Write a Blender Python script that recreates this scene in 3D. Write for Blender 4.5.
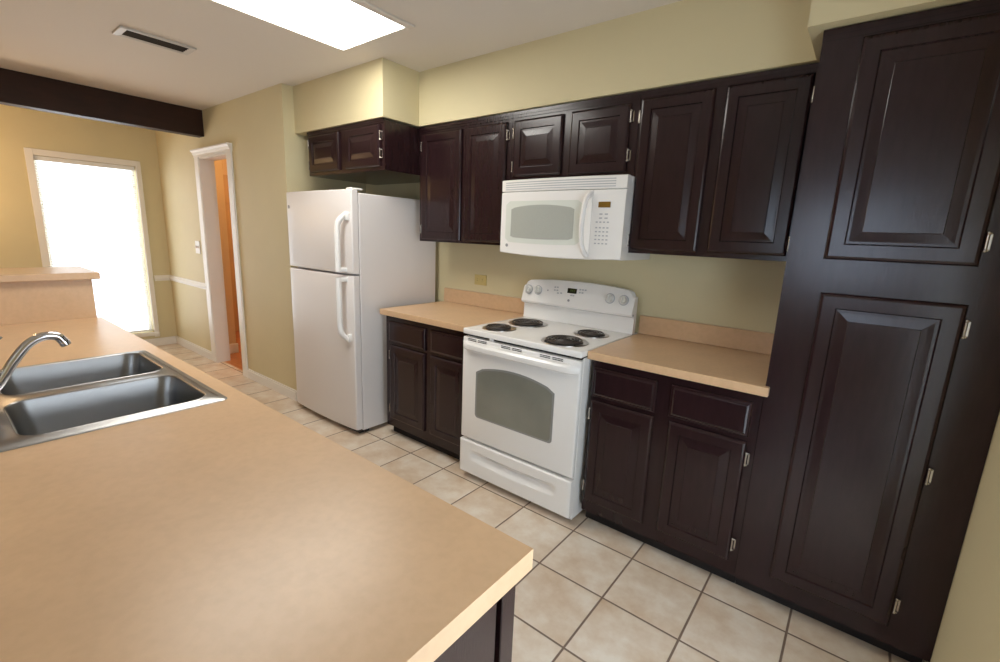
import bpy, bmesh, math, random
from mathutils import Vector, Matrix
C = bpy.context.scene.collection
scn = bpy.context.scene
for o in list(bpy.data.objects): bpy.data.objects.remove(o)

# ------------------------------------------------------------------ camera
R = Vector((0.7824657, 0.62142794, 0.03968304)); U = Vector((-0.15681461, 0.13497575, 0.97836125)); F = Vector((-0.60262477, 0.771757, -0.20306287))
cd = bpy.data.cameras.new('camera'); cam = bpy.data.objects.new('camera', cd); C.objects.link(cam)
m = Matrix.Identity(4)
for i in range(3): m[i][0] = R[i]; m[i][1] = U[i]; m[i][2] = -F[i]
m[0][3], m[1][3], m[2][3] = 1.73107811, -2.5751149, 1.43535502
cam.matrix_world = m
cd.sensor_fit = 'HORIZONTAL'; cd.sensor_width = 36; cd.lens = 458.013 * 36 / 1000; cd.clip_start = 0.02
scn.camera = cam

# ------------------------------------------------------------------ world, lights, exposure
scn.view_settings.view_transform = 'Standard'; scn.view_settings.look = 'None'
scn.view_settings.gamma = 1; scn.view_settings.use_curve_mapping = False
scn.view_settings.exposure = 0.14
w = bpy.data.worlds.new('sky'); scn.world = w; w.use_nodes = True
wb = w.node_tree.nodes['Background']; wb.inputs[0].default_value = (0.80, 0.90, 1.0, 1); wb.inputs[1].default_value = 3.5

PANEL_STRENGTH = 12.3
def area(name, loc, rot, sx, sy, power, col):
    l = bpy.data.lights.new(name, 'AREA'); l.shape = 'RECTANGLE'; l.size = sx; l.size_y = sy; l.energy = power; l.color = col
    o = bpy.data.objects.new(name, l); C.objects.link(o); o.location = loc; o.rotation_euler = rot; return o
def point(name, loc, power, col, r=0.08):
    l = bpy.data.lights.new(name, 'POINT'); l.energy = power; l.color = col; l.shadow_soft_size = r
    o = bpy.data.objects.new(name, l); C.objects.link(o); o.location = loc; return o
area('added_side_daylight', (2.112, -1.80, .85), (0, math.radians(84), 0), 1.4, .8, 8.5, (0.72, 0.85, 1.0))  # added cool light from the right, its source is out of view
area('added_rear_daylight', (1.47, -5.99, 1.5), (math.radians(90), 0, 0), 1.16, 1.05, 13, (0.58, 0.74, 1.0))  # added cool light from behind the camera, source unseen
area('daylight_dining_window', (-4.78, -1.36, 1.1), (0, math.radians(-90), 0), 1.8, 0.8, 22, (0.95, 0.97, 1.0))
point('dining_lamp_light', (-4.05, -2.55, 1.75), 20, (1.0, 0.66, 0.36))
point('hall_lamp_light', (-3.6, 0.25, 2.25), 24, (1.0, 0.64, 0.33))

# ------------------------------------------------------------------ materials
def srgb(r, g, b):
    f = lambda c: (c/255)/12.92 if c/255 <= 0.04045 else ((c/255+0.055)/1.055)**2.4
    return (f(r), f(g), f(b), 1)
def mat(name, col, rough=0.5, metal=0.0, spec=0.5, emit=None, es=0, coat=0, noise=0, nscale=8, bump=0, bscale=60, stretch=None, trans=0, crough=.1):
    M = bpy.data.materials.new(name); M.use_nodes = True; nt = M.node_tree; b = nt.nodes['Principled BSDF']
    b.inputs['Base Color'].default_value = col; b.inputs['Roughness'].default_value = rough; b.inputs['Metallic'].default_value = metal
    b.inputs['Specular IOR Level'].default_value = spec; b.inputs['Coat Weight'].default_value = coat; b.inputs['Coat Roughness'].default_value = crough
    b.inputs['Transmission Weight'].default_value = trans
    if emit: b.inputs['Emission Color'].default_value = emit; b.inputs['Emission Strength'].default_value = es
    if noise or bump:
        tc = nt.nodes.new('ShaderNodeTexCoord'); mp = nt.nodes.new('ShaderNodeMapping'); nt.links.new(tc.outputs['Object'], mp.inputs[0])
        if stretch: mp.inputs['Scale'].default_value = stretch
    if noise:
        n = nt.nodes.new('ShaderNodeTexNoise'); n.inputs['Scale'].default_value = nscale; n.inputs['Detail'].default_value = 5
        nt.links.new(mp.outputs[0], n.inputs[0])
        rp = nt.nodes.new('ShaderNodeValToRGB'); rp.color_ramp.elements[0].position = 0.3; rp.color_ramp.elements[1].position = 0.7
        rp.color_ramp.elements[0].color = tuple(c*(1-noise) for c in col[:3]) + (1,)
        rp.color_ramp.elements[1].color = tuple(min(1, c*(1+noise)) for c in col[:3]) + (1,)
        nt.links.new(n.outputs[0], rp.inputs[0]); nt.links.new(rp.outputs[0], b.inputs['Base Color'])
    if bump:
        n2 = nt.nodes.new('ShaderNodeTexNoise'); n2.inputs['Scale'].default_value = bscale; n2.inputs['Detail'].default_value = 3
        nt.links.new(mp.outputs[0], n2.inputs[0])
        bp = nt.nodes.new('ShaderNodeBump'); bp.inputs['Strength'].default_value = bump; bp.inputs['Distance'].default_value = 0.002
        nt.links.new(n2.outputs[0], bp.inputs['Height']); nt.links.new(bp.outputs[0], b.inputs['Normal'])
    return M
M_wall = mat('wall_paint', srgb(214, 202, 163), 0.7, noise=.02, nscale=3, bump=.15, bscale=120)
M_ceil = mat('ceiling_paint', srgb(226, 219, 209), 0.85, bump=.5, bscale=160)
M_trim = mat('white_trim', srgb(235, 232, 226), 0.4)
M_esp = mat('espresso_wood', srgb(40, 24, 26), 0.2, spec=.4, noise=.10, nscale=10, bump=.12, bscale=40, stretch=(6, 6, 1))
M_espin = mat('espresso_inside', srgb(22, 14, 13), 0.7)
M_beam = mat('dark_beam', srgb(46, 25, 15), 0.5, spec=.3, noise=.3, nscale=6, bump=.3, bscale=30, stretch=(4, 1, 4))
M_white = mat('white_enamel', srgb(238, 236, 233), 0.22, spec=.5)
M_fridge = mat('white_textured_enamel', srgb(226, 221, 219), 0.35, bump=.12, bscale=500)
M_offw = mat('soft_white_plastic', srgb(222, 220, 214), 0.35)
M_gap = mat('dark_gap', srgb(35, 33, 34), 0.6)
M_grey = mat('grey_plastic', srgb(150, 150, 152), 0.4)
M_lgrey = mat('light_grey_mark', srgb(178, 180, 184), 0.4)
M_chrome = mat('chrome', srgb(215, 215, 218), 0.12, metal=1)
M_nickel = mat('nickel_hinge', srgb(190, 184, 176), 0.25, metal=1)
M_steel = mat('brushed_steel', srgb(150, 149, 148), 0.33, metal=1, bump=.1, bscale=300, stretch=(1, 12, 12))
M_coil = mat('burner_coil', srgb(52, 44, 40), 0.4, spec=.6)
M_pan = mat('drip_bowl_steel', srgb(185, 180, 176), 0.28, metal=1)
M_ovwin = mat('oven_glass', srgb(128, 128, 118), 0.12, spec=.6, noise=.12, nscale=4)
M_ovrim = mat('oven_glass_border', srgb(140, 140, 138), 0.2)
M_mwwin = mat('microwave_glass', srgb(172, 175, 168), 0.25, noise=.03, nscale=200)
M_mwrim = mat('microwave_frame', srgb(214, 218, 210), 0.3)
M_lcd = mat('display_black', srgb(25, 28, 18), 0.2)
M_amber = mat('display_amber', srgb(125, 92, 25), 0.3)
M_green = mat('display_digits', srgb(80, 95, 50), 0.4, emit=srgb(90, 110, 50), es=.3)
M_ivory = mat('ivory_plastic', srgb(205, 185, 120), 0.4)
M_slot = mat('socket_slot', srgb(70, 58, 35), 0.6)
M_orwall = mat('hall_paint', srgb(225, 195, 150), 0.7)
M_hdoor = mat('hall_door_paint', srgb(205, 165, 115), 0.5)
M_blind = mat('blind_slat', srgb(235, 235, 232), 0.5)
M_diff = mat('light_diffuser', srgb(250, 250, 245), 0.5, emit=(1.0, 0.975, 0.91, 1), es=PANEL_STRENGTH)
M_vent = mat('vent_metal', srgb(205, 200, 192), 0.45)
M_ventin = mat('vent_inside', srgb(45, 38, 30), 0.7)
M_glass = bpy.data.materials.new('window_glass'); M_glass.use_nodes = True
nt = M_glass.node_tree; nt.nodes.clear()
g1 = nt.nodes.new('ShaderNodeBsdfTransparent'); g2 = nt.nodes.new('ShaderNodeBsdfGlossy'); g2.inputs['Roughness'].default_value = .02
g3 = nt.nodes.new('ShaderNodeMixShader'); g3.inputs[0].default_value = .06; go = nt.nodes.new('ShaderNodeOutputMaterial')
nt.links.new(g1.outputs[0], g3.inputs[1]); nt.links.new(g2.outputs[0], g3.inputs[2]); nt.links.new(g3.outputs[0], go.inputs[0])

def counter_material(name, col):
    M = bpy.data.materials.new(name); M.use_nodes = True; nt = M.node_tree; L = nt.links; b = nt.nodes['Principled BSDF']
    tc = nt.nodes.new('ShaderNodeTexCoord')
    n = nt.nodes.new('ShaderNodeTexNoise'); n.inputs['Scale'].default_value = 7; n.inputs['Detail'].default_value = 8; n.inputs['Roughness'].default_value = .65
    n2 = nt.nodes.new('ShaderNodeTexNoise'); n2.inputs['Scale'].default_value = 55; n2.inputs['Detail'].default_value = 4
    L.new(tc.outputs['Object'], n.inputs[0]); L.new(tc.outputs['Object'], n2.inputs[0])
    r = nt.nodes.new('ShaderNodeValToRGB'); r.color_ramp.elements[0].position = .3; r.color_ramp.elements[1].position = .7
    r.color_ramp.elements[0].color = tuple(c*.94 for c in col[:3])+(1,); r.color_ramp.elements[1].color = tuple(min(1, c*1.05) for c in col[:3])+(1,)
    r2 = nt.nodes.new('ShaderNodeValToRGB'); r2.color_ramp.elements[0].position = .35; r2.color_ramp.elements[1].position = .6
    r2.color_ramp.elements[0].color = (.94, .93, .91, 1); r2.color_ramp.elements[1].color = (1, 1, 1, 1)
    mx = nt.nodes.new('ShaderNodeMixRGB'); mx.blend_type = 'MULTIPLY'; mx.inputs[0].default_value = .7
    L.new(n.outputs[0], r.inputs[0]); L.new(n2.outputs[0], r2.inputs[0]); L.new(r.outputs[0], mx.inputs[1]); L.new(r2.outputs[0], mx.inputs[2])
    L.new(mx.outputs[0], b.inputs['Base Color']); b.inputs['Roughness'].default_value = .33
    return M
M_ctr = counter_material('tan_laminate', srgb(212, 176, 138))

def floor_material():
    M = bpy.data.materials.new('floor_tile'); M.use_nodes = True; nt = M.node_tree; L = nt.links; b = nt.nodes['Principled BSDF']
    g = nt.nodes.new('ShaderNodeNewGeometry'); s = nt.nodes.new('ShaderNodeSeparateXYZ'); L.new(g.outputs['Position'], s.inputs[0])
    def MA(op, a, b_=None, c=None):
        n = nt.nodes.new('ShaderNodeMath'); n.operation = op
        for i, v in enumerate((a, b_, c)):
            if v is None: continue
            if isinstance(v, (int, float)): n.inputs[i].default_value = v
            else: L.new(v, n.inputs[i])
        return n.outputs[0]
    T = .3078; GW = .0035/T
    def axis(o, off):
        v = MA('DIVIDE', MA('SUBTRACT', o, off), T)
        fr = MA('FRACT', v); d = MA('MINIMUM', fr, MA('SUBTRACT', 1.0, fr))
        return MA('FLOOR', v), d
    ix, dx = axis(s.outputs[0], 1.098); iy, dy = axis(s.outputs[1], -1.012)
    d = MA('MINIMUM', dx, dy)
    mr = nt.nodes.new('ShaderNodeMapRange'); mr.interpolation_type = 'SMOOTHSTEP'
    mr.inputs[1].default_value = GW*.8; mr.inputs[2].default_value = GW*1.5; L.new(d, mr.inputs[0])
    cid = nt.nodes.new('ShaderNodeCombineXYZ'); L.new(ix, cid.inputs[0]); L.new(iy, cid.inputs[1])
    wn = nt.nodes.new('ShaderNodeTexWhiteNoise'); L.new(cid.outputs[0], wn.inputs[0])
    sc = nt.nodes.new('ShaderNodeVectorMath'); sc.operation = 'SCALE'; sc.inputs[3].default_value = 13.7; L.new(wn.outputs['Color'], sc.inputs[0])
    ad = nt.nodes.new('ShaderNodeVectorMath'); ad.operation = 'ADD'; L.new(g.outputs['Position'], ad.inputs[0]); L.new(sc.outputs[0], ad.inputs[1])
    n = nt.nodes.new('ShaderNodeTexNoise'); n.inputs['Scale'].default_value = 6.5; n.inputs['Detail'].default_value = 6; n.inputs['Roughness'].default_value = .6; L.new(ad.outputs[0], n.inputs[0])
    r = nt.nodes.new('ShaderNodeValToRGB'); e = r.color_ramp.elements; e[0].position = .3; e[1].position = .68
    e[0].color = srgb(202, 176, 148); e[1].color = srgb(230, 219, 204); x = e.new(.5); x.color = srgb(217, 199, 178); L.new(n.outputs[0], r.inputs[0])
    mx = nt.nodes.new('ShaderNodeMixRGB'); L.new(mr.outputs[0], mx.inputs[0]); mx.inputs[1].default_value = srgb(122, 102, 88); L.new(r.outputs[0], mx.inputs[2])
    L.new(mx.outputs[0], b.inputs['Base Color'])
    rr = nt.nodes.new('ShaderNodeMapRange'); rr.inputs[3].default_value = .8; rr.inputs[4].default_value = .33; L.new(mr.outputs[0], rr.inputs[0]); L.new(rr.outputs[0], b.inputs['Roughness'])
    bp = nt.nodes.new('ShaderNodeBump'); bp.inputs['Strength'].default_value = .6; bp.inputs['Distance'].default_value = .002; L.new(mr.outputs[0], bp.inputs['Height']); L.new(bp.outputs[0], b.inputs['Normal'])
    return M
M_floor = floor_material()
M_hfloor = mat('hall_wood_floor', srgb(190, 125, 80), .4, noise=.15, nscale=5, stretch=(1, 8, 1))

# ------------------------------------------------------------------ helpers
def link(name, bm, material, parent=None, smooth=False):
    me = bpy.data.meshes.new(name); bm.normal_update(); bm.to_mesh(me); bm.free()
    o = bpy.data.objects.new(name, me); C.objects.link(o)
    for mm in (material if isinstance(material, (list, tuple)) else [material]): me.materials.append(mm)
    if smooth:
        for p in me.polygons: p.use_smooth = True
        me.set_sharp_from_angle(angle=math.radians(35)) if hasattr(me, 'set_sharp_from_angle') else None
    if parent: o.parent = parent
    return o
def tag(o, label=None, cat=None, group=None, kind=None):
    if label: o['label'] = label
    if cat: o['category'] = cat
    if group: o['group'] = group
    if kind: o['kind'] = kind
    return o
def struct(o): o['kind'] = 'structure'; return o
def thing(name, loc, label, cat, group=None):
    o = bpy.data.objects.new(name, None); C.objects.link(o); o.location = loc; o.empty_display_size = .1
    return tag(o, label, cat, group)
def part(name, bm, material, parent, smooth=False):
    """geometry given in world coordinates; shift into the root's frame"""
    r = parent; off = Vector((0, 0, 0))
    while r: off += r.location; r = r.parent
    bmesh.ops.translate(bm, verts=bm.verts, vec=-off)
    return link(name, bm, material, parent, smooth)
def box(bm, x0, x1, y0, y1, z0, z1, bev=0, seg=2, mi=0):
    r = bmesh.ops.create_cube(bm, size=1); vs = r['verts']
    for v in vs: v.co = Vector(((x0+x1)/2+v.co.x*(x1-x0), (y0+y1)/2+v.co.y*(y1-y0), (z0+z1)/2+v.co.z*(z1-z0)))
    fs = set(f for v in vs for f in v.link_faces)
    for f in fs: f.material_index = mi
    if bev:
        es = list(set(e for v in vs for e in v.link_edges))
        bmesh.ops.bevel(bm, geom=es, offset=bev, segments=seg, profile=.5, affect='EDGES')
    return bm
def B(*a, **k): return box(bmesh.new(), *a, **k)
def cyl(bm, c, axis, r, h, seg=24, r2=None, cap=True):
    q = Vector((0, 0, 1)).rotation_difference(Vector(axis).normalized()).to_matrix().to_4x4()
    bmesh.ops.create_cone(bm, cap_ends=cap, segments=seg, radius1=r, radius2=r if r2 is None else r2, depth=h, matrix=Matrix.Translation(Vector(c)) @ q)
    return bm
def tube(bm, pts, rad, seg=12, cap=True, closed=False):
    pts = [Vector(p) for p in pts]; n = len(pts); rings = []
    rads = rad if isinstance(rad, (list, tuple)) else [rad]*n
    up = None
    for i, p in enumerate(pts):
        if closed: t = (pts[(i+1) % n]-pts[i-1]).normalized()
        else: t = (pts[min(i+1, n-1)]-pts[max(i-1, 0)]).normalized()
        if up is None: up = t.orthogonal().normalized()
        up = (up - t*up.dot(t)).normalized(); s = t.cross(up)
        rings.append([bm.verts.new(p+(up*math.cos(a)+s*math.sin(a))*rads[i]) for a in [2*math.pi*k/seg for k in range(seg)]])
    for i in range(n if closed else n-1):
        a, b = rings[i], rings[(i+1) % n]
        for k in range(seg): bm.faces.new((a[k], a[(k+1) % seg], b[(k+1) % seg], b[k]))
    if cap and not closed: bm.faces.new(rings[0][::-1]); bm.faces.new(rings[-1])
    return bm
def catmull(pts, n=8):
    pts = [Vector(p) for p in pts]; P = [pts[0]*2-pts[1]]+pts+[pts[-1]*2-pts[-2]]; out = []
    for i in range(1, len(P)-2):
        a, b, c, d = P[i-1:i+3]
        for k in range(n):
            t = k/n; out.append(.5*((2*b)+(c-a)*t+(2*a-5*b+4*c-d)*t*t+(3*b-a-3*c+d)*t**3))
    out.append(pts[-1]); return out
def rings_panel(bm, x0, x1, z0, z1, yb, prof):
    """concentric rectangular rings in an xz plane facing -y; prof = [(inset, outward height from yb)]"""
    rs = []
    for ins, h in prof:
        rs.append([bm.verts.new((a, yb-h, c)) for a, c in ((x0+ins, z0+ins), (x1-ins, z0+ins), (x1-ins, z1-ins), (x0+ins, z1-ins))])
    bm.faces.new(rs[0][::-1])
    for a, b in zip(rs, rs[1:]):
        for k in range(4): bm.faces.new((a[k], a[(k+1) % 4], b[(k+1) % 4], b[k]))
    bm.faces.new(rs[-1]); return bm
def prism(bm, poly, axis, a, b, mi=0):
    """poly of 2D points extruded along axis from a to b"""
    def P(u, v, w): return {'x': (w, u, v), 'y': (u, w, v), 'z': (u, v, w)}[axis]
    A = [bm.verts.new(P(u, v, a)) for u, v in poly]; D = [bm.verts.new(P(u, v, b)) for u, v in poly]
    fs = [bm.faces.new(A), bm.faces.new(D[::-1])]
    for k in range(len(poly)): fs.append(bm.faces.new((A[k], D[k], D[(k+1) % len(poly)], A[(k+1) % len(poly)])))
    for f in fs: f.material_index = mi
    bmesh.ops.recalc_face_normals(bm, faces=fs); return bm
def rrect(x0, x1, y0, y1, r, n=6):
    out = []
    for cx, cy, a0 in ((x1-r, y1-r, 0), (x0+r, y1-r, 90), (x0+r, y0+r, 180), (x1-r, y0+r, 270)):
        for k in range(n+1):
            a = math.radians(a0+90*k/n); out.append((cx+r*math.cos(a), cy+r*math.sin(a)))
    return out

# ------------------------------------------------------------------ room shell
ZC = 2.475; XR = 2.115; YF = -6.0; XL = -4.70; YW = -0.723; XW = -1.856; YLEFT = -6.0
def S(name, bm, m): return struct(link(name, bm, m))
S('floor', B(XL-.12, XR+.12, YF-.12, YW+.055, -.1, 0), M_floor)
bm = B(XW-.11, XR+.12, YW+.055, .12, -.1, 0); S('floor', bm, M_floor)
S('floor', B(-5.0, XW-.11, YW+.055, 1.6, -.1, 0), M_hfloor)
S('ceiling', B(-5.1, XR+.12, YF-.12, 1.7, ZC, ZC+.1), M_ceil)
S('wall_back', B(XW-.11, XR+.12, 0, .12, 0, ZC), M_wall)
RY0, RY1, RZ0, RZ1 = -2.25, -1.38, .12, 1.9
bm = B(XR, XR+.12, YF-.12, RY0, 0, ZC); box(bm, XR, XR+.12, RY1, .12, 0, ZC); box(bm, XR, XR+.12, RY0, RY1, 0, RZ0); box(bm, XR, XR+.12, RY0, RY1, RZ1, ZC)
S('wall_right', bm, M_wall)
# wall with the hall doorway (plane y = YW), opening x -3.506..-2.86, z 0..2.05
DX0, DX1, DZ = -3.506, -2.86, 2.065
bm = B(DX1, XW, YW, YW+.11, 0, ZC); box(bm, XL, DX0, YW, YW+.11, 0, ZC); box(bm, DX0, DX1, YW, YW+.11, DZ, ZC)
S('wall_hall', bm, M_wall)
S('wall_alcove', B(XW-.11, XW, YW+.11, 0, 0, ZC), M_wall)
# dining window wall
WY0, WY1, WZ0, WZ1 = -1.74, -0.945, 0.17, 2.02
bm = B(XL-.12, XL, YF-.12, WY0, 0, ZC); box(bm, XL-.12, XL, WY1, YW+.11, 0, ZC); box(bm, XL-.12, XL, WY0, WY1, 0, WZ0); box(bm, XL-.12, XL, WY0, WY1, WZ1, ZC)
S('wall_left', bm, M_wall)
# wall behind the camera with the added window
KX0, KX1, KZ0, KZ1 = .88, 2.04, .97, 2.03
bm = B(XL-.12, KX0, YF-.12, YF, 0, ZC); box(bm, KX1, XR+.12, YF-.12, YF, 0, ZC); box(bm, KX0, KX1, YF-.12, YF, 0, KZ0); box(bm, KX0, KX1, YF-.12, YF, KZ1, ZC)
S('wall_front', bm, M_wall)
# hall beyond the doorway
S('wall_hall_near', B(-5.0, -3.79, YW+.11, -.415, 0, ZC), M_orwall)
S('wall_hall_far', B(-5.1, -4.98, -.415, 1.6, 0, ZC), M_orwall)
S('wall_hall_end', B(-5.1, XW, 1.6, 1.7, 0, ZC), M_orwall)
S('wall_hall_side', B(XW-.11, XW, 0.12, 1.6, 0, ZC), M_orwall)
S('baseboard_hall', B(-3.79, -3.775, YW+.11, -.40, 0, .11, bev=.004), M_trim)
bm = B(-4.98, -4.965, .55, 1.6, 0, .11); box(bm, -4.98, -4.965, -.415, -.30, 0, .11); S('baseboard_hall_far', bm, M_trim)
# soffits
S('wall_soffit_middle', B(-.782, 1.461, -.337, 0, 2.14, ZC), M_wall)
S('wall_soffit_left', B(XW, -.782, -.635, 0, 2.14, ZC), M_wall)
S('wall_soffit_right', B(1.461, XR, -.67, 0, 2.14, ZC), M_wall)
# beam
S('trim_1', B(-3.47, -3.351, YF, YW, 2.242, ZC, bev=.004), M_beam)
# baseboards, chair rail
def base_run(name, pts):
    bm = bmesh.new()
    for (x0, x1, y0, y1) in pts:
        box(bm, x0, x1, y0, y1, 0, .075); 
        dx = .006 if (y1-y0) > (x1-x0) else 0
        box(bm, x0+(dx if x0 > 1 else 0), x1-(dx if x0 < -3 and dx else 0), y0+(0 if dx else .006), y1, .075, .09)
    return S(name, bm, M_trim)
base_run('baseboard_back', [(DX1+.092, XW, YW-.015, YW)])
base_run('baseboard_back_dining', [(XL, DX0-.092, YW-.015, YW)])
base_run('baseboard_left', [(XL, XL+.015, YF, WY0-.065), (XL, XL+.015, WY0-.065, YW-.015)])
base_run('baseboard_right', [(XR-.015, XR, YF, -2.32), (XR-.015, XR, -1.31, -.66)])
def rail(name, x0, x1, y0, y1, ax):
    bm = bmesh.new()
    prof = [(0, .765), (.012, .765), (.014, .775), (.022, .79), (.022, .80), (.012, .815), (.01, .825), (0, .83)]
    if ax == 'x': prism(bm, [(YW-a, z) for a, z in prof], 'x', x0, x1)
    else: prism(bm, [(XL+a, z) for a, z in prof], 'y', y0, y1)
    return S(name, bm, M_trim)
rail('trim_2', XL, DX0-.092, 0, 0, 'x'); rail('trim_3', 0, 0, WY1+.06, YW, 'y'); rail('trim_4', 0, 0, YF, WY0-.06, 'y')

# hall doorway casing with crowned header
bm = bmesh.new()
box(bm, DX0-.10, DX0, YW-.018, YW, 0, DZ+.01, bev=.004); box(bm, DX1, DX1+.09, YW-.018, YW, 0, DZ+.01, bev=.004)
box(bm, DX0, DX0+.015, YW-.012, YW+.12, 0, DZ); box(bm, DX1-.015, DX1, YW-.012, YW+.12, 0, DZ); box(bm, DX0, DX1, YW-.012, YW+.12, DZ-.015, DZ)
prism(bm, [(YW, DZ+.002), (YW-.02, DZ+.002), (YW-.02, DZ+.022), (YW-.028, DZ+.028), (YW-.032, DZ+.045), (YW-.046, DZ+.058), (YW-.046, DZ+.070), (YW, DZ+.070)], 'x', DX0-.105, DX1+.095)
door1 = S('door_1', bm, M_trim)
# far hall door
bm = bmesh.new(); box(bm, -4.98, -4.945, -.22, .52, 0, 2.0, bev=.003)
for z0, z1 in ((.2, .95), (1.1, 1.62), (1.70, 1.9)):
    for y0, y1 in ((-.12, .1), (.2, .42)): box(bm, -4.945, -4.937, y0, y1, z0, z1, bev=.006)
door2 = S('door_2', bm, M_hdoor)
bm = bmesh.new(); cyl(bm, (-4.93, -.16, .95), (1, 0, 0), .012, .05); bmesh.ops.create_uvsphere(bm, u_segments=16, v_segments=10, radius=.03, matrix=Matrix.Translation((-4.895, -.16, .95)))
link('door_knob', bm, M_nickel, door2, True)
bm = bmesh.new()
box(bm, -4.98, -4.955, -.30, -.225, 0, 2.07, bev=.004); box(bm, -4.98, -4.955, .525, .60, 0, 2.07, bev=.004); box(bm, -4.98, -4.955, -.225, .525, 2.0, 2.07)
link('door_casing', bm, M_hdoor, door2)
vt = thing('wall_vent', (-4.98, -.1, 2.22), 'dark return air grille high up inside the orange-lit hall', 'vent')
part('grille_frame', B(-4.98, -4.965, -.25, .05, 2.14, 2.30, bev=.003), M_hdoor, vt)
bm = bmesh.new()
for k in range(6): box(bm, -4.965, -4.958, -.235, .035, 2.155+k*.023, 2.165+k*.023)
part('louvre', bm, M_ventin, vt)

# ------------------------------------------------------------------ dining window with blind
bm = bmesh.new()
cw = .058
box(bm, XL, XL+.02, WY0-cw, WY0, WZ0-cw, WZ1+cw, bev=.004); box(bm, XL, XL+.02, WY1, WY1+cw*.8, WZ0-cw, WZ1+cw, bev=.004)
box(bm, XL, XL+.02, WY0, WY1, WZ1, WZ1+cw, bev=.004); box(bm, XL, XL+.03, WY0-cw, WY1+cw*.8, WZ0-.04, WZ0, bev=.004)
for y0, y1, z0, z1 in ((WY0, WY0+.03, WZ0, WZ1), (WY1-.03, WY1, WZ0, WZ1), (WY0+.03, WY1-.03, WZ0, WZ0+.03), (WY0+.03, WY1-.03, WZ1-.03, WZ1)):
    box(bm, XL-.10, XL-.065, y0, y1, z0, z1)
win1 = S('window_1', bm, M_trim)
link('window_pane', B(XL-.085, XL-.08, WY0+.03, WY1-.03, WZ0+.03, WZ1-.03), M_glass, win1)
bl = thing('window_blind', (XL-.03, (WY0+WY1)/2, WZ0), 'white horizontal slat blind lowered over the bright dining window', 'window blind')
part('head_rail', B(XL-.055, XL-.005, WY0+.005, WY1-.005, WZ1-.045, WZ1-.003, bev=.004), M_blind, bl)
bm = bmesh.new(); z = WZ0+.05
while z < WZ1-.05:
    prism(bm, [(XL-.045, z-.004), (XL-.03, z+.0015), (XL-.015, z+.004), (XL-.015, z+.0048), (XL-.03, z+.0025), (XL-.045, z-.003)], 'y', WY0+.008, WY1-.008); z += .0235
part('slat', bm, M_blind, bl)
part('bottom_rail', B(XL-.045, XL-.015, WY0+.008, WY1-.008, WZ0+.012, WZ0+.03, bev=.003), M_blind, bl)
bm = bmesh.new()
for y in (WY0+.12, WY1-.12): tube(bm, [(XL-.03, y, WZ0+.03), (XL-.03, y, WZ1-.04)], .001, 6)
part('ladder_cord', bm, M_blind, bl)
# unseen window added behind the camera to supply cool daylight and its reflection
bm = bmesh.new()
box(bm, KX0-.07, KX0, YF, YF+.02, KZ0-.07, KZ1+.07); box(bm, KX1, KX1+.07, YF, YF+.02, KZ0-.07, KZ1+.07); box(bm, KX0, KX1, YF, YF+.02, KZ1, KZ1+.07); box(bm, KX0-.07, KX1+.07, YF, YF+.04, KZ0-.04, KZ0)
for x_ in (1.46,): box(bm, x_-.03, x_+.03, YF-.1, YF-.04, KZ0, KZ1)
added_win = S('added_rear_window', bm, M_trim)
link('window_pane', B(KX0, KX1, YF-.09, YF-.085, KZ0, KZ1), M_glass, added_win)

bm = bmesh.new()
box(bm, XR-.02, XR, RY0-.07, RY0, 0, RZ1+.07); box(bm, XR-.02, XR, RY1, RY1+.07, 0, RZ1+.07); box(bm, XR-.02, XR, RY0, RY1, RZ1, RZ1+.07); box(bm, XR-.005, XR, RY0, RY1, .0, RZ0)
added_door = S('added_glass_door', bm, M_trim)  # unseen glass door, added beyond the right edge to supply side light
link('added_door_pane', B(XR+.08, XR+.085, RY0, RY1, RZ0, RZ1), M_glass, added_door)


# ------------------------------------------------------------------ cabinets
DOOR_PROF = [(0, 0), (0, .010), (.005, .016), (.012, .019), (.050, .019), (.054, .012), (.060, .0122), (.062, .0122), (.091, .0154), (.093, .0170)]
def cab_door(parent, x0, x1, z0, z1, yface, hinge=None, hz=None):
    d = part('door', rings_panel(bmesh.new(), x0, x1, z0, z1, yface, DOOR_PROF), M_esp, parent)
    if hinge is not None:
        sx = -1 if hinge == 'l' else 1; xe = x0 if hinge == 'l' else x1
        for h in (hz or (z0+.065, z1-.065)):
            bm = bmesh.new(); xb = xe+sx*.009
            yb = yface
            # leaf on the face frame, curved barrel wrap and finials
            box(bm, min(xb, xb+sx*.007), max(xb, xb+sx*.007), yb-.003, yb, h-.026, h+.026, bev=.001, seg=1)
            cyl(bm, (xe+sx*.004, yb-.013, h), (0, 0, 1), .0035, .042, 12)
            for s in (-1, 1):
                bmesh.ops.create_uvsphere(bm, u_segments=10, v_segments=6, radius=.0048, matrix=Matrix.Translation((xe+sx*.004, yb-.013, h+s*.026)))
                tube(bm, [(xe+sx*.004, yb-.013, h+s*.021), (xe+sx*.010, yb-.010, h+s*.025), (xe+sx*.013, yb-.002, h+s*.025)], .0028, 8)
            part('hinge', bm, M_nickel, d, True)['label'] = 'nickel hinge'
    return d
def drawer_front(parent, x0, x1, z0, z1, yface):
    return part('drawer_front', rings_panel(bmesh.new(), x0, x1, z0, z1, yface, [(0, 0), (0, .010), (.004, .015), (.012, .016), (.018, .0185), (.020, .019)]), M_esp, parent)
def crown(parent, x0, x1, yface, z0=2.104, z1=2.135, left_ret=False, right_ret=False, yback=0):
    bm = bmesh.new()
    h_ = z1-z0
    prof = [(yface, z0), (yface-.005, z0), (yface-.005, z0+h_*.45), (yface-.009, z0+h_*.45), (yface-.009, z1), (yface, z1)]
    prism(bm, prof, 'x', x0, x1); part('crown_moulding', bm, M_esp, parent)

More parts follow.
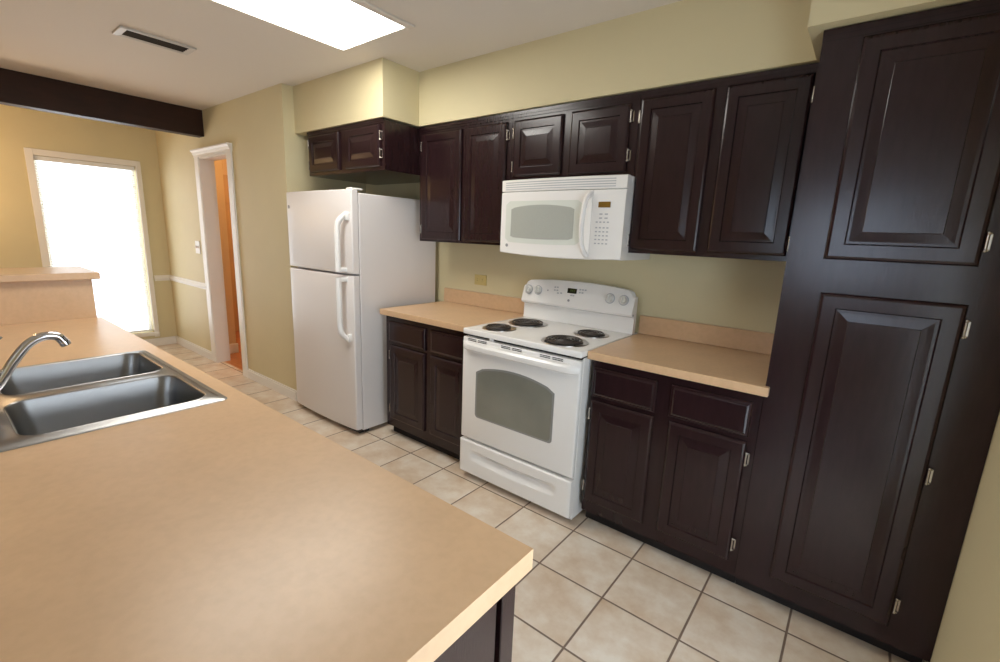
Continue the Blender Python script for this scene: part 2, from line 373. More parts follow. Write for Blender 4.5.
def face_frame(bm, x0, x1, y1, y0, z0, z1, openings):
    """carcass box; doors overlay it, so a solid carcass with a rebated frame reads right"""
    box(bm, x0, x1, y0, y1, z0, z1)
    return bm
G = .002
# upper left pair
c = thing('wall_cabinet', (-.395, 0, 1.378), 'tall dark brown two-door wall cabinet between the fridge and the microwave', 'cabinet', 'wall cabinets along the back wall')
part('carcass', B(-.797, -.004, -.313, -G, 1.378, 2.13), M_esp, c)
cab_door(c, -.768, -.397, 1.393, 2.088, -.313, 'l', (1.46, 2.01)); cab_door(c, -.364, -.036, 1.393, 2.088, -.313, 'r', (1.46, 2.015))
crown(c, -.797, -.004, -.313)
# above microwave
c = thing('wall_cabinet', (.38, 0, 1.75), 'short dark brown two-door wall cabinet directly above the white microwave', 'cabinet', 'wall cabinets along the back wall')
part('carcass', B(-.002, .763, -.313, -G, 1.752, 2.13), M_esp, c)
cab_door(c, .018, .345, 1.778, 2.087, -.313, 'l', (1.835, 2.02)); cab_door(c, .394, .722, 1.772, 2.090, -.313, 'r', (1.85, 2.03))
crown(c, -.002, .763, -.313)
# upper right pair
c = thing('wall_cabinet', (1.12, 0, 1.378), 'tall dark brown two-door wall cabinet between the microwave and the pantry', 'cabinet', 'wall cabinets along the back wall')
part('carcass', B(.765, 1.498, -.313, -G, 1.378, 2.13), M_esp, c)
cab_door(c, .775, 1.106, 1.396, 2.098, -.313, 'l', (1.44, 2.02)); cab_door(c, 1.150, 1.464, 1.400, 2.099, -.313, 'r', (1.45, 2.02))
crown(c, .765, 1.498, -.313)
# above fridge
c = thing('wall_cabinet', (-1.24, 0, 1.82), 'small deep dark brown two-door cabinet hung above the white fridge', 'cabinet', 'wall cabinets along the back wall')
part('carcass', B(-1.712, -.799, -.612, -G, 1.825, 2.13), M_esp, c)
cab_door(c, -1.688, -1.295, 1.848, 2.105, -.612, 'l', (1.90, 2.05)); cab_door(c, -1.218, -.836, 1.848, 2.105, -.612, 'r', (1.925, 2.035))
crown(c, -1.712, -.799, -.612, 2.112, 2.136)
# pantry
c = thing('pantry_cabinet', (1.8, 0, 0), 'floor to soffit dark brown pantry cabinet at the right end of the kitchen', 'pantry cabinet')
part('carcass', B(1.503, 2.106, -.615, -G, .072, 2.13), M_esp, c)
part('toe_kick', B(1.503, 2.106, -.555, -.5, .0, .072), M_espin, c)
part('filler', B(2.106, XR-.001, -.612, -.55, .072, 2.13), M_esp, c)
cab_door(c, 1.612, 1.992, 1.402, 2.095, -.615, 'r', (1.474, 2.0)); cab_door(c, 1.622, 1.992, .145, 1.288, -.615, 'r', (.235, .726, 1.214))
crown(c, 1.503, 2.106, -.615, 2.103, 2.136)
# base cabinets
def base_cab(x0, x1, label, doors, drawers, hz, side=0):
    c = thing('base_cabinet', ((x0+x1)/2, 0, 0), label, 'cabinet', 'base cabinets beside the range')
    part('carcass', B(x0, x1, -.608, -G, .072, .874), M_esp, c)
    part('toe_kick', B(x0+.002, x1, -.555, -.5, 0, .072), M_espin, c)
    for (a, b), s in zip(doors, 'lr'): cab_door(c, a, b, .135, .672, -.608, s, hz)
    for a, b in drawers: drawer_front(c, a, b, .692, .838, -.608)
base_cab(-.805, -.018, 'dark brown two-door two-drawer base cabinet between fridge and range', [(-.755, -.405), (-.350, -.03)], [(-.765, -.403), (-.353, -.03)], (.21, .60))
base_cab(.776, 1.501, 'dark brown two-door two-drawer base cabinet between range and pantry', [(.786, 1.095), (1.162, 1.472)], [(.784, 1.095), (1.156, 1.472)], (.215, .60))

# ------------------------------------------------------------------ countertops
def countertop(name, x0, x1, label, sx0, sx1):
    t = thing(name, ((x0+x1)/2, -.3, .876), label, 'countertop', 'countertops beside the range')
    bm = B(x0, x1, -.64, -G, .876, .914, bev=.003)
    if x1 > 1: box(bm, x1-.004, x1+.018, -.64, -.6165, .876, .914, bev=.003)
    part('slab', bm, M_ctr, t)
    part('backsplash', B(sx0, sx1, -.022, -G, .9145, 1.020, bev=.003), M_ctr, t)
countertop('countertop', -.838, -.0115, 'tan laminate countertop with backsplash left of the range', -.838, -.0115)
countertop('countertop', .756, 1.500, 'tan laminate countertop with backsplash right of the range, against the pantry', .756, 1.500)
# ------------------------------------------------------------------ peninsula
PX0, PX1, PY0, PY1 = -1.516, 1.362, -2.68, -1.985
SINK = (-.542, .275, -2.585, -2.035)
c = thing('peninsula_cabinet', (.0, -2.33, 0), 'dark brown base cabinet run under the long foreground countertop', 'cabinet')
HX0, HX1, HY0, HY1 = SINK[0]+.012, SINK[1]-.012, SINK[2]+.012, SINK[3]-.012
bm = bmesh.new(); box(bm, HX1+.02, PX1-.03, PY0+.03, PY1-.04, .10, .874); box(bm, PX0-.0, HX0-.02, PY0+.03, PY1-.04, .10, .874)
box(bm, HX0-.02, HX1+.02, PY0+.03, PY1-.04, .10, .68); box(bm, HX0-.02, HX1+.02, PY1-.053, PY1-.04, .68, .874); box(bm, HX0-.02, HX1+.02, PY0+.03, PY0+.043, .68, .874)
part('carcass', bm, M_esp, c)
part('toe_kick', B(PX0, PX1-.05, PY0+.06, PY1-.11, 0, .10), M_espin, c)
bm = bmesh.new(); box(bm, PX1-.03, PX1-.018, PY1-.058, PY1-.020, .0, .874, bev=.002); box(bm, PX1-.03, PX1-.018, PY0+.03, PY0+.085, .0, .874, bev=.002)
box(bm, PX1-.03, PX1-.024, PY0+.085, PY1-.066, .0, .874)
part('end_panel', bm, M_esp, c)
for a, b in ((-1.48, -1.05), (-1.03, -.60), (-.56, -.14), (-.12, .30), (.34, .80), (.82, 1.31)):
    bm = rings_panel(bmesh.new(), -b, -a, .135, .672, 0, DOOR_PROF); bmesh.ops.rotate(bm, verts=bm.verts, cent=(0, 0, 0), matrix=Matrix.Rotation(math.pi, 3, 'Z'))
    bmesh.ops.translate(bm, verts=bm.verts, vec=(0, PY1-.04, 0)); part('door', bm, M_esp, c)
def slab_with_hole(outer, hole, z0, z1):
    bm = bmesh.new(); ox0, ox1, oy0, oy1 = outer; hx0, hx1, hy0, hy1 = hole
    def quad(z): return [bm.verts.new(p) for p in ((ox0, oy0, z), (ox1, oy0, z), (ox1, oy1, z), (ox0, oy1, z))], [bm.verts.new(p) for p in ((hx0, hy0, z), (hx1, hy0, z), (hx1, hy1, z), (hx0, hy1, z))]
    to, ti = quad(z1); bo, bi = quad(z0)
    for k in range(4):
        j = (k+1) % 4
        bm.faces.new((to[k], to[j], ti[j], ti[k])); bm.faces.new((bo[j], bo[k], bi[k], bi[j]))
        f = bm.faces.new((bo[k], bo[j], to[j], to[k])); f.material_index = 1; bm.faces.new((bi[j], bi[k], ti[k], ti[j]))
    es = [e for e in bm.edges if len(set((v.co.z) for v in e.verts)) == 1 and all(v in to for v in e.verts)]
    bmesh.ops.recalc_face_normals(bm, faces=bm.faces)
    return bm
t = link('peninsula_countertop', slab_with_hole((PX0, PX1, PY0, PY1), (HX0, HX1, HY0, HY1), .875, .914), [M_ctr, M_ctr])
tag(t, 'long tan laminate peninsula countertop in the foreground holding the sink', 'countertop')
# raised ledge
t = thing('raised_bar', (-1.7, -2.6, 0), 'raised tan laminate bar ledge at the far end of the sink counter', 'bar ledge')
part('support_wall', B(-1.66, -1.519, -3.6, -2.0, 0, 1.121), M_ctr, t)
part('bar_top', B(-1.93, -1.493, -3.62, -1.968, 1.122, 1.158, bev=.003), M_ctr, t)

# ------------------------------------------------------------------ sink
sk = thing('kitchen_sink', (-.133, -2.3, .915), 'double bowl stainless steel drop-in sink set in the peninsula counter', 'sink')
BA = (-.512, -.168, -2.470, -2.072); BB = (-.098, .228, -2.478, -2.074)
def ring_loop(bm, pts, z): return [bm.verts.new((x, y, z)) for x, y in pts]
bm = bmesh.new()
zt = .919
outer = ring_loop(bm, rrect(SINK[0]+.006, SINK[1]-.006, SINK[2]+.006, SINK[3]-.006, .022), zt)
oute = ring_loop(bm, rrect(*SINK, .025), .9146)
ins = [ring_loop(bm, rrect(b[0]-.006, b[1]+.006, b[2]-.006, b[3]+.006, .056), zt) for b in (BA, BB)]
def bridge(a, b):
    n = len(a)
    for k in range(n): bm.faces.new((a[k], a[(k+1) % n], b[(k+1) % n], b[k]))
bridge(oute, outer)
edges = []
for lp in [outer]+ins:
    for k in range(len(lp)): 
        a, b = lp[k], lp[(k+1) % len(lp)]
        e = bm.edges.get((a, b)) or bm.edges.new((a, b)); edges.append(e)
bmesh.ops.triangle_fill(bm, edges=edges, use_beauty=True, normal=(0, 0, 1))
# rolled bead round every bowl
for b, lp in zip((BA, BB), ins):
    l2 = ring_loop(bm, rrect(b[0]-.003, b[1]+.003, b[2]-.003, b[3]+.003, .053), zt+.0018); bridge(lp, l2)
    l3 = ring_loop(bm, rrect(b[0], b[1], b[2], b[3], .05), zt-.001); bridge(l2, l3)
bmesh.ops.recalc_face_normals(bm, faces=bm.faces)
part('rim', bm, M_steel, sk, True)
bm = B(-.50, .235, -2.0555, -2.0515, zt, zt+.0018, bev=.0008, seg=1)
part('rim_ridge', bm, M_steel, sk, True)
for b in (BA, BB):
    bm = bmesh.new(); prev = None; depth = .17
    for ins_, z, r in [(0, zt-.001, .05), (.003, zt-.012, .05), (.010, zt-.06, .055), (.016, zt-depth+.035, .06), (.026, zt-depth+.012, .065), (.045, zt-depth, .06), (.13, zt-depth-.006, .03)]:
        lp = ring_loop(bm, rrect(b[0]+ins_, b[1]-ins_, b[2]+ins_, b[3]-ins_, r), z)
        if prev: bridge(prev, lp)
        prev = lp
    bm.faces.new(prev); bmesh.ops.recalc_face_normals(bm, faces=bm.faces); bmesh.ops.reverse_faces(bm, faces=bm.faces)
    bw = part('bowl', bm, M_steel, sk, True)
    cx, cy = (b[0]+b[1])/2, (b[2]+b[3])/2
    bm = bmesh.new(); cyl(bm, (cx, cy, zt-depth-.003), (0, 0, 1), .042, .006); cyl(bm, (cx, cy, zt-depth+.002), (0, 0, 1), .012, .01)
    part('drain', bm, M_chrome, bw, True)
# faucet
fx, fy = -.133, -2.525
fc = thing('faucet', (fx, fy, .921), 'chrome single-lever kitchen faucet with curved spout behind the sink', 'faucet')
part('base_plate', prism(bmesh.new(), rrect(fx-.12, fx+.12, fy-.026, fy+.026, .025), 'z', .921, .931), M_chrome, fc, True)
bm = bmesh.new(); cyl(bm, (fx, fy, .972), (0, 0, 1), .026, .082, 28, .023); cyl(bm, (fx, fy, 1.018), (0, 0, 1), .024, .012, 28, .018); cyl(bm, (fx, fy, .936), (0, 0, 1), .031, .01, 28, .028)
part('body', bm, M_chrome, fc, True)
sp = catmull([(fx, fy+.015, .945), (fx, fy+.045, .965), (fx, -2.440, 1.03), (fx, -2.405, 1.075), (fx, -2.372, 1.092), (fx, -2.343, 1.088), (fx, -2.328, 1.066)], 8)
bm = bmesh.new(); tube(bm, sp, .0125, 16); tube(bm, [sp[-3], sp[-1], sp[-1]+Vector((0, .003, -.007))], [.0125, .0135, .0130], 16)
part('spout', bm, M_chrome, fc, True)
bm = bmesh.new(); tube(bm, catmull([(fx, fy, 1.02), (fx, fy+.02, 1.055), (fx, fy+.045, 1.085), (fx, fy+.068, 1.106)], 6), [.008]*6+[.0075]*6+[.007]*7, 12)
part('lever', bm, M_chrome, fc, True)

# ------------------------------------------------------------------ refrigerator
fx0, fx1 = -1.728, -.905; fyb, fyf = -.05, -.742
fr = thing('refrigerator', ((fx0+fx1)/2, -.4, 0), 'white top-freezer refrigerator standing in the alcove left of the counter', 'refrigerator')
part('body', B(fx0+.004, fx1, fyf, fyb, .03, 1.672, bev=.006), M_fridge, fr)
def fridge_door(name, z0, z1):
    bm = bmesh.new(); n = 16; yb_ = fyf-.008; loop_b = []; pts = []
    W = fx1-fx0
    for k in range(n+1):
        u = k/n; pts.append((fx0+W*u, -.800-.016*(1-(2*u-1)**2)))
    poly = [(fx0, yb_)]+[(fx0, -.790)]+[(fx0+.006, -.797)]+pts[1:-1]+[(fx1-.006, -.797), (fx1, -.790), (fx1, yb_)]
    prism(bm, poly, 'z', z0, z1)
    es = [e for e in bm.edges if abs(e.verts[0].co.z-e.verts[1].co.z) < 1e-6 and max(v.co.y for v in e.verts) < yb_-.01]
    bmesh.ops.bevel(bm, geom=es, offset=.007, segments=3, profile=.5, affect='EDGES')
    d = part(name, bm, M_fridge, fr, True)
    part('gasket', B(fx0+.012, fx1-.012, yb_, fyf, z0+.01, z1-.01), M_grey, fr)
    return d
dF = fridge_door('freezer_door', 1.150, 1.690); dR = fridge_door('fridge_door', .045, 1.136)
def fridge_handle(d, zend, zin):
    hx = fx1-.070; yd = -.808; yo = -.862; s = 1 if zend > zin else -1
    bm = bmesh.new()
    # flat tapered bar sweeping from the door out to the grip, ending at the split
    path = catmull([(hx+.028, yd, zend), (hx+.020, yd-.022, zend-s*.025), (hx+.006, yo+.006, zend-s*.065), (hx, yo, zend-s*.12), (hx, yo, (zend+zin)/2), (hx, yo, zin)], 6)
    tube(bm, path, [.012+.007*min(1, i/10) for i in range(len(path))], 12)
    box(bm, hx-.013, hx+.016, yo, yd+.012, min(zin, zin-s*-.03), max(zin, zin+s*.03), bev=.005)
    box(bm, hx+.012, hx+.046, yd-.012, yd+.012, min(zend, zend-s*.05), max(zend, zend-s*.05), bev=.006)
    part('handle', bm, M_white, d, True)
fridge_handle(dF, 1.545, 1.160); fridge_handle(dR, .690, 1.126)
bm = bmesh.new(); cyl(bm, (fx0+.045, -.803, 1.585), (0, -1, 0), .013, .006, 20); part('badge', bm, M_grey, dF, True)
part('base_grille', B(fx0+.02, fx1-.02, fyf-.02, fyf+.02, .008, .042), M_gap, fr)
bm = B(fx1-.075, fx1-.012, -.785, -.70, 1.691, 1.702, bev=.004); part('hinge_cover', bm, M_white, fr)
for hx_ in (fx0+.05, fx1-.05):
    for hy_ in (-.68, -.12): 
        bm = bmesh.new(); cyl(bm, (hx_, hy_, .015), (0, 0, 1), .018, .03); part('foot', bm, M_gap, fr)

# ------------------------------------------------------------------ range
rg = thing('electric_range', (.381, -.35, 0), 'white freestanding electric range with four coil burners', 'electric range')
RX0, RX1 = .002, .762
part('body', B(RX0+.004, RX1-.003, -.655, -.012, .015, .878, bev=.004), M_white, rg)
# cooktop with raised lip
bm = B(RX0, RX1, -.692, -.012, .884, .9165, bev=.008, seg=3)
part('cooktop', bm, M_white, rg, True)
part('cooktop_gap', B(RX0+.008, RX1-.008, -.668, -.60, .872, .884), M_gap, rg)
part('latch', B(.192, .212, -.684, -.66, .868, .884, bev=.002), M_white, rg)
def burner(cx, cy, rc):
    zt = .9165
    bm = bmesh.new(); prev = None
    for r, z in ((rc+.020, zt+.0002), (rc+.019, zt+.004), (rc+.012, zt+.0045), (rc+.004, zt+.002), (rc*.7, zt+.0015), (.01, zt+.001)):
        lp = [bm.verts.new((cx+r*math.cos(a), cy+r*math.sin(a), z)) for a in [2*math.pi*k/48 for k in range(48)]]
        if prev:
            for k in range(48): bm.faces.new((prev[k], prev[(k+1) % 48], lp[(k+1) % 48], lp[k]))
        prev = lp
    bm.faces.new(prev); bmesh.ops.recalc_face_normals(bm, faces=bm.faces)
    b = part('drip_bowl', bm, M_pan, rg, True)
    turns = 5 if rc > .09 else 4; pts = []; N = turns*36
    for k in range(N+1):
        a = 2*math.pi*k/36; r = .014+(rc-.014)*k/N; pts.append((cx+r*math.cos(a), cy+r*math.sin(a), zt+.0105))
    bm = bmesh.new(); tube(bm, pts, .0052 if rc > .09 else .0050, 8)
    for a in (90, 210, 330):
        a = math.radians(a); tube(bm, [(cx, cy, zt+.004), (cx+rc*math.cos(a), cy+rc*math.sin(a), zt+.004)], .0022, 6)
    cyl(bm, (cx, cy, zt+.009), (0, 0, 1), .014, .008, 20)
    part('coil', bm, M_coil, b, True)
burner(.152, -.548, .078); burner(.178, -.295, .102); burner(.590, -.556, .102); burner(.602, -.285, .078)
# backguard
bg = bmesh.new(); n = 18; f_ = []; 
def topz(u): return 1.158+.024*(1-abs(2*u-1)**2.2)
def guard_ring(u):
    x = RX0+.0+(RX1-RX0)*u; zt = topz(u); e = min(u, 1-u)
    if e < .02: zt -= .03
    elif e < .05: zt -= .008
    return [(x, -.065, .917), (x, -.100, .917), (x, -.095, .985), (x, -.097, 1.010), (x, -.128, 1.020), (x, -.134, 1.030), (x, -.107, zt-.008), (x, -.099, zt), (x, -.065, zt)]
us = [0, .012, .03, .06]+[.06+.88*k/n for k in range(1, n)]+[.94, .97, .988, 1]
prev = None
for u in us:
    lp = [bg.verts.new(p) for p in guard_ring(u)]
    if prev:
        for k in range(len(lp)): bg.faces.new((prev[k], prev[(k+1) % len(lp)], lp[(k+1) % len(lp)], lp[k]))
    else: bg.faces.new(lp)
    prev = lp
bg.faces.new(prev[::-1]); bmesh.ops.recalc_face_normals(bg, faces=bg.faces)
guard = part('backguard', bg, M_white, rg, True)
def guard_y(z): return -.1345+(z-1.030)*.182
nrm = Vector((0, -1, .21)).normalized()
def on_guard(bm_, x, z, r, h, off=0, seg=28, r2=None):
    p = Vector((x, guard_y(z), z))+nrm*(h/2+off); cyl(bm_, p, nrm, r, h, seg, r2); return bm_
for kx, kz in ((.050, 1.104), (.122, 1.106), (.618, 1.108), (.702, 1.107)):
    k_ = part('knob', on_guard(on_guard(bmesh.new(), kx, kz, .025, .008), kx, kz, .022, .018, .008, 28, .019), M_offw, guard, True)
    part('dial_ring', on_guard(bmesh.new(), kx, kz, .030, .002), M_lgrey, guard, True)
    p = Vector((kx, guard_y(kz), kz))+nrm*.030
    bm = bmesh.new(); box(bm, kx-.0045, kx+.0045, -.008, .006, -.018, .018, bev=.002)
    bmesh.ops.translate(bm, verts=bm.verts, vec=(-kx, 0, 0)); bmesh.ops.rotate(bm, verts=bm.verts, cent=(0, 0, 0), matrix=Matrix.Rotation(-.21, 3, 'X')); bmesh.ops.translate(bm, verts=bm.verts, vec=p)
    part('knob_grip', bm, M_offw, k_, True)
def guard_plate(name, x0, x1, z0, z1, material, h=.0015, off=0):
    bm = bmesh.new(); w_ = (x1-x0)/2; hh = (z1-z0)/2; zc = (z0+z1)/2
    box(bm, -w_, w_, -h, 0, -hh, hh)
    bmesh.ops.rotate(bm, verts=bm.verts, cent=(0, 0, 0), matrix=Matrix.Rotation(-.21, 3, 'X'))
    bmesh.ops.translate(bm, verts=bm.verts, vec=Vector(((x0+x1)/2, guard_y(zc), zc))+nrm*off); return part(name, bm, material, guard)
guard_plate('display', .335, .398, 1.110, 1.140, M_lcd)
bm = bmesh.new()
for i, dx in enumerate((.354, .366, .378)):
    for z in (1.120, 1.126, 1.132): box(bm, dx, dx+.007, guard_y(z)-.0022, guard_y(z)-.0012, z-.0008, z+.0008)
    box(bm, dx+.006, dx+.0075, guard_y(1.126)-.0022, guard_y(1.126)-.0012, 1.120, 1.132)
part('display_digits', bm, M_green, guard)
for x, z in [(.245, 1.136), (.263, 1.137), (.245, 1.118), (.263, 1.119), (.27, 1.102), (.293, 1.104), (.420, 1.138), (.438, 1.138), (.456, 1.138), (.420, 1.120), (.438, 1.120), (.365, 1.098), (.38, 1.098)]:
    guard_plate('touch_key', x-.006, x+.006, z-.004, z+.004, M_lgrey)
part('indicator_lamp', on_guard(bmesh.new(), .195, 1.112, .004, .003, 0, 14), M_grey, guard)
part('badge', on_guard(bmesh.new(), .352, 1.066, .0075, .003, 0, 20), M_grey, guard)
bm = bmesh.new(); box(bm, RX1-.001, RX1+.003, -.120, -.112, 1.022, 1.032); part('screw', bm, M_grey, guard)
# oven door
def arch_poly(x0, x1, z0, zs, zp, r=.02, n=12):
    pts = []
    for k in range(5): a = math.pi+math.pi/2*k/4; pts.append((x0+r+r*math.cos(a), z0+r+r*math.sin(a)))
    for k in range(5): a = 1.5*math.pi+math.pi/2*k/4; pts.append((x1-r+r*math.cos(a), z0+r+r*math.sin(a)))
    for k in range(n+1):
        u = 1-k/n; x = x0+(x1-x0)*u; e = min(u, 1-u)*(x1-x0)
        z = zs+(zp-zs)*(1-(2*u-1)**2)
        if e < .001: z -= .012
        pts.append((x, z))
    return pts
bm = B(RX0+.002, RX1-.002, -.690, -.658, .262, .868, bev=.007, seg=3)
od = part('oven_door', bm, M_white, rg, True)
part('window_border', prism(bmesh.new(), arch_poly(.110, .630, .408, .690, .732), 'y', -.6915, -.6895), M_ovrim, od)
part('oven_window', prism(bmesh.new(), arch_poly(.122, .618, .418, .682, .721), 'y', -.6925, -.6905), M_ovwin, od)
bm = bmesh.new(); n = 24; prevv = None
for k in range(n+1):
    u = k/n; x = RX0+.004+(RX1-RX0-.008)*u; e = min(u, 1-u); out = .036*min(1, (e/.06))**.5 if e < .06 else .036
    out += .006*(1-(2*u-1)**2); zc = .822; yc = -.690-out
    lp = [bm.verts.new(p) for p in ((x, -.689, zc+.024), (x, yc+.012, zc+.022), (x, yc+.002, zc+.012), (x, yc, zc-.002), (x, yc+.004, zc-.014), (x, yc+.014, zc-.020), (x, -.689 if e < .05 else yc+.020, zc-.016), (x, -.689 if e < .05 else yc+.020, zc+.010), (x, -.689, zc+.014))]
    if prevv:
        for j in range(len(lp)): bm.faces.new((prevv[j], prevv[(j+1) % len(lp)], lp[(j+1) % len(lp)], lp[j]))
    else: bm.faces.new(lp)
    prevv = lp
bm.faces.new(prevv[::-1]); bmesh.ops.recalc_face_normals(bm, faces=bm.faces)
part('handle', bm, M_white, od, True)
for gx in (.112, .350, .598):
    bm = bmesh.new()
    for dx in (-.062, .004):
        for z in (.848, .856):
            box(bm, gx+dx, gx+dx+.055, -.722, -.688, z-.0016, z+.0016)
    for dx in (-.062, .004):
        for z in (.850, .858): box(bm, gx+dx, gx+dx+.055, -.6915, -.6885, z-.002, z+.002)
    bm.free(); bm = bmesh.new()
    for dx in (-.068, .006):
        for z in (.8525, .8610):
            for s in range(4): box(bm, gx+dx+s*.0155, gx+dx+s*.0155+.0138, -.6915, -.686, z-.0019, z+.0019)
    part('vent_slot', bm, M_gap, od)
# storage drawer with scooped pull
bm = bmesh.new()
xa, xb, za, zb = RX0+.001, RX1-.001, .042, .247
sx0_, sx1_, sc = xa+.08, xb-.085, .168
NX, NZ = 64, 34; grid = []
for i in range(NX+1):
    col = []
    for j in range(NZ+1):
        x = xa+(xb-xa)*i/NX; z = za+(zb-za)*j/NZ
        u = (x-(sx0_+sx1_)/2)/((sx1_-sx0_)/2); cz = sc-.012*(1-u*u); v = (z-cz)/.032
        d = 0
        if abs(u) < 1 and abs(v) < 1: d = .028*(1-abs(u)**6)*(1-v*v)*(1.0 if v > 0 else .8)
        eb = min(x-xa, xb-x, z-za, zb-z); rd = .006 if eb < 1e-6 else 0
        col.append(bm.verts.new((x, -.698+d+rd, z)))
    grid.append(col)
for i in range(NX):
    for j in range(NZ): bm.faces.new((grid[i][j], grid[i+1][j], grid[i+1][j+1], grid[i][j+1]))
be = [e for e in bm.edges if len(e.link_faces) == 1]
r = bmesh.ops.extrude_edge_only(bm, edges=be)
vs = [v for v in r['geom'] if isinstance(v, bmesh.types.BMVert)]
for v in vs: v.co.y = -.658
bmesh.ops.contextual_create(bm, geom=[e for e in bm.edges if len(e.link_faces) == 1])
bmesh.ops.recalc_face_normals(bm, faces=bm.faces)
part('storage_drawer', bm, M_white, rg, True)
for x in (.05, .71):
    for y in (-.6, -.08):
        bm = bmesh.new(); cyl(bm, (x, y, .008), (0, 0, 1), .016, .016); part('foot', bm, M_gap, rg)

rg.location.x -= .010

# ------------------------------------------------------------------ microwave
mw = thing('microwave', (.395, -.2, 1.34), 'white over-the-range microwave mounted under the short wall cabinet', 'microwave')
mx0, mx1, mz0, mz1 = .012, .774, 1.338, 1.748
part('body', B(mx0+.004, mx1-.002, -.372, -G, mz0, mz1, bev=.003), M_white, mw)
def bow(u): return .022*(1-(2*u-1)**2)
def bowed(name, x0, x1, z0, z1, y0, yb, material, parent, tilt=None, n=16, bev=.005, sag=0):
    bm = bmesh.new(); prev = None
    for k in range(n+1):
        x = x0+(x1-x0)*k/n; u = (x-mx0)/(mx1-mx0); y = y0-bow(u); zb_ = z0-sag*(1-(2*u-1)**2)
        lp = [bm.verts.new(p) for p in ((x, yb, zb_), (x, y+bev, zb_), (x, y, zb_+bev), (x, y, z1-bev), (x, y+bev, z1), (x, yb, z1))]
        if prev:
            for j in range(6): bm.faces.new((prev[j], prev[(j+1) % 6], lp[(j+1) % 6], lp[j]))
        else: bm.faces.new(lp)
        prev = lp
    bm.faces.new(prev[::-1]); bmesh.ops.recalc_face_normals(bm, faces=bm.faces)
    return part(name, bm, material, parent, True)
YM = -.405
gr = bowed('vent_grille', mx0, mx1, 1.684, mz1, YM, -.372, M_white, mw)
for z in (1.697, 1.709, 1.721, 1.733):
    bowed('louvre', mx0+.03, mx1-.055, z-.0032, z+.0014, YM-.0012, YM+.002, M_lgrey, gr, bev=.0003)
dr = bowed('door', mx0, .604, mz0+.004, 1.681, YM, -.372, M_white, mw, sag=.012)
cp = bowed('control_panel', .606, mx1, mz0+.004, 1.681, YM, -.372, M_white, mw, sag=.012)
def bowed_poly(name, poly, y0, material, parent, th=.002):
    bm = bmesh.new(); a = []; b = []
    for x, z in poly:
        u = (x-mx0)/(mx1-mx0); a.append(bm.verts.new((x, y0-bow(u), z))); b.append(bm.verts.new((x, y0-bow(u)+th, z)))
    # strip fill by columns: poly is bottom points left->right then top right->left
    n = len(poly)//2
    for k in range(n-1):
        bm.faces.new((a[k], a[k+1], a[2*n-2-k], a[2*n-1-k])); bm.faces.new((b[k+1], b[k], b[2*n-1-k], b[2*n-2-k]))
    for k in range(2*n):
        j = (k+1) % (2*n); bm.faces.new((b[k], b[j], a[j], a[k]))
    bmesh.ops.recalc_face_normals(bm, faces=bm.faces); return part(name, bm, material, parent, False)
def colpoly(x0, x1, zb_, zt, rise=0, drop=0, r=.012, n=18):
    bot = []; top = []
    for k in range(n+1):
        u = k/n; x = x0+(x1-x0)*u; e = min(u, 1-u)*(x1-x0); c_ = 0
        if e < r: c_ = r-math.sqrt(max(0, r*r-(r-e)**2))
        arch = 1-(2*u-1)**2
        bot.append((x, zb_-drop*arch+c_)); top.append((x, zt+rise*arch-c_))
    return bot+top[::-1]
fm = bowed_poly('window_frame', colpoly(.050, .552, 1.405, 1.632, 0, .006, .02), YM-.0012, M_mwrim, dr)
bowed_poly('window_glass', colpoly(.092, .508, 1.432, 1.592, .018, .006, .006), YM-.0022, M_mwwin, dr)
bm = bmesh.new(); u = .05; cyl(bm, (.066, YM-bow(.07)-.001, 1.385), (0, -1, 0), .009, .004, 20); part('badge', bm, M_grey, dr, True)
hx = .586; yb_ = YM-bow((hx-mx0)/(mx1-mx0))
path = catmull([(hx+.006, yb_+.004, 1.668), (hx+.001, yb_-.020, 1.645), (hx-.004, yb_-.038, 1.60), (hx-.008, yb_-.046, 1.51), (hx-.006, yb_-.038, 1.42), (hx-.001, yb_-.020, 1.375), (hx+.004, yb_+.004, 1.352)], 6)
bm = bmesh.new(); tube(bm, path, .0125, 14); part('handle', bm, M_white, dr, True)
def cy_(x): return YM-bow((x-mx0)/(mx1-mx0))
bm = bmesh.new(); box(bm, .637, .701, cy_(.66)-.002, cy_(.66)+.006, 1.594, 1.622, bev=.001, seg=1); part('display', bm, M_amber, cp)
for r_ in range(8):
    bm = bmesh.new(); zc = 1.562-r_*.0195-(.008 if r_ > 2 else 0)
    cols = 2 if r_ < 2 else 4
    for c_ in range(cols):
        w_ = .016 if cols == 2 else .0105; xc = (.655+.028*c_) if cols == 2 else (.636+.0195*c_)
        box(bm, xc-w_/2, xc+w_/2, cy_(xc)-.0012, cy_(xc)+.005, zc-.0032, zc+.0032)
    part('key_row', bm, M_lgrey, cp)
part('underside_light', B(.25, .52, -.30, -.22, mz0-.004, mz0), M_offw, mw)

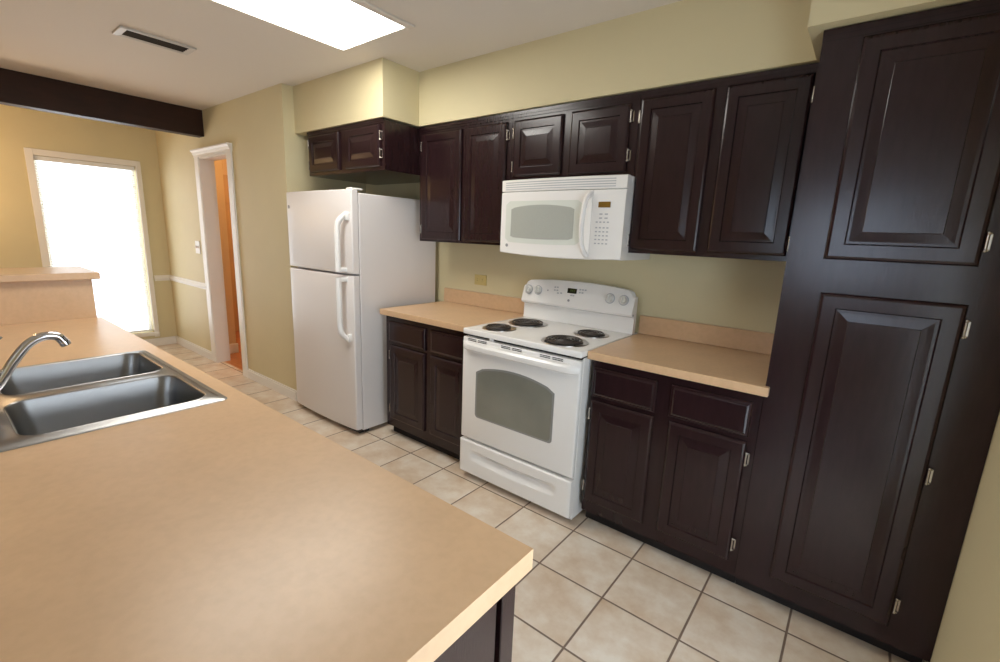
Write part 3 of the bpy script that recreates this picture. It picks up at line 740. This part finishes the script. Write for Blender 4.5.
# ------------------------------------------------------------------ outlet and switch
t = thing('outlet', (-.478, 0, 1.111), 'ivory horizontal power outlet on the wall above the left backsplash', 'power outlet')
part('plate', B(-.535, -.421, -.007, -.001, 1.074, 1.149, bev=.002), M_ivory, t)
for s in (-1, 1):
    bm = prism(bmesh.new(), rrect(-.478+s*.024-.014, -.478+s*.024+.014, 1.097, 1.127, .010), 'y', -.010, -.006); sc_ = part('socket', bm, M_ivory, t)
    bm = bmesh.new()
    for dz in (-.006, .006): box(bm, -.478+s*.024-.006, -.478+s*.024+.003, -.0108, -.0098, 1.112+dz-.001, 1.112+dz+.001)
    part('slot', bm, M_slot, sc_)
t = thing('light_switch', (-3.745, YW, 1.19), 'white double light switch plate on the wall left of the doorway', 'light switch')
part('plate', B(-3.815, -3.70, YW-.007, YW-.001, 1.13, 1.26, bev=.002), M_trim, t)
for s in (-.025, .025): part('toggle', B(-3.757+s-.006, -3.757+s+.006, YW-.018, YW-.006, 1.185, 1.21, bev=.002), M_trim, t)

# ------------------------------------------------------------------ ceiling light and vent
t = thing('ceiling_light', (-.585, -1.46, ZC), 'bright rectangular fluorescent ceiling light panel in a white frame', 'ceiling light')
lx0, lx1, ly0, ly1 = -.868, -.318, -2.07, -.848
bm = bmesh.new()
for x0, x1, y0, y1 in ((lx0-.03, lx0, ly0-.03, ly1+.03), (lx1, lx1+.045, ly0-.03, ly1+.03), (lx0, lx1, ly0-.03, ly0), (lx0, lx1, ly1, ly1+.03)):
    box(bm, x0, x1, y0, y1, ZC-.010, ZC-.0005, bev=.002, seg=1)
part('frame', bm, M_ceil, t)
part('diffuser', B(lx0, lx1, ly0, ly1, ZC-.007, ZC-.001), M_diff, t)
t = thing('ceiling_vent', (-1.72, -1.53, ZC), 'small slotted air vent on the ceiling left of the light panel', 'vent')
bm = bmesh.new()
vx0, vx1, vy0, vy1 = -1.80, -1.645, -1.715, -1.345
box(bm, vx0, vx1, vy0, vy0+.035, ZC-.012, ZC-.0005, bev=.002, seg=1); box(bm, vx0, vx1, vy1-.035, vy1, ZC-.012, ZC-.0005, bev=.002, seg=1)
box(bm, vx0, vx0+.012, vy0+.035, vy1-.035, ZC-.012, ZC-.0005); box(bm, vx1-.012, vx1, vy0+.035, vy1-.035, ZC-.012, ZC-.0005)
part('frame', bm, M_vent, t)
part('duct_opening', B(vx0+.012, vx1-.012, vy0+.035, vy1-.035, ZC-.002, ZC-.0005), M_ventin, t)
for x in (-1.775, -1.748, -1.721, -1.694, -1.667):
    bm = bmesh.new(); prism(bm, [(x-.012, ZC-.012), (x-.010, ZC-.012), (x+.006, ZC-.003), (x+.004, ZC-.003)], 'y', vy0+.035, vy1-.035); part('louvre', bm, M_ventin if x > -1.76 else M_vent, t)
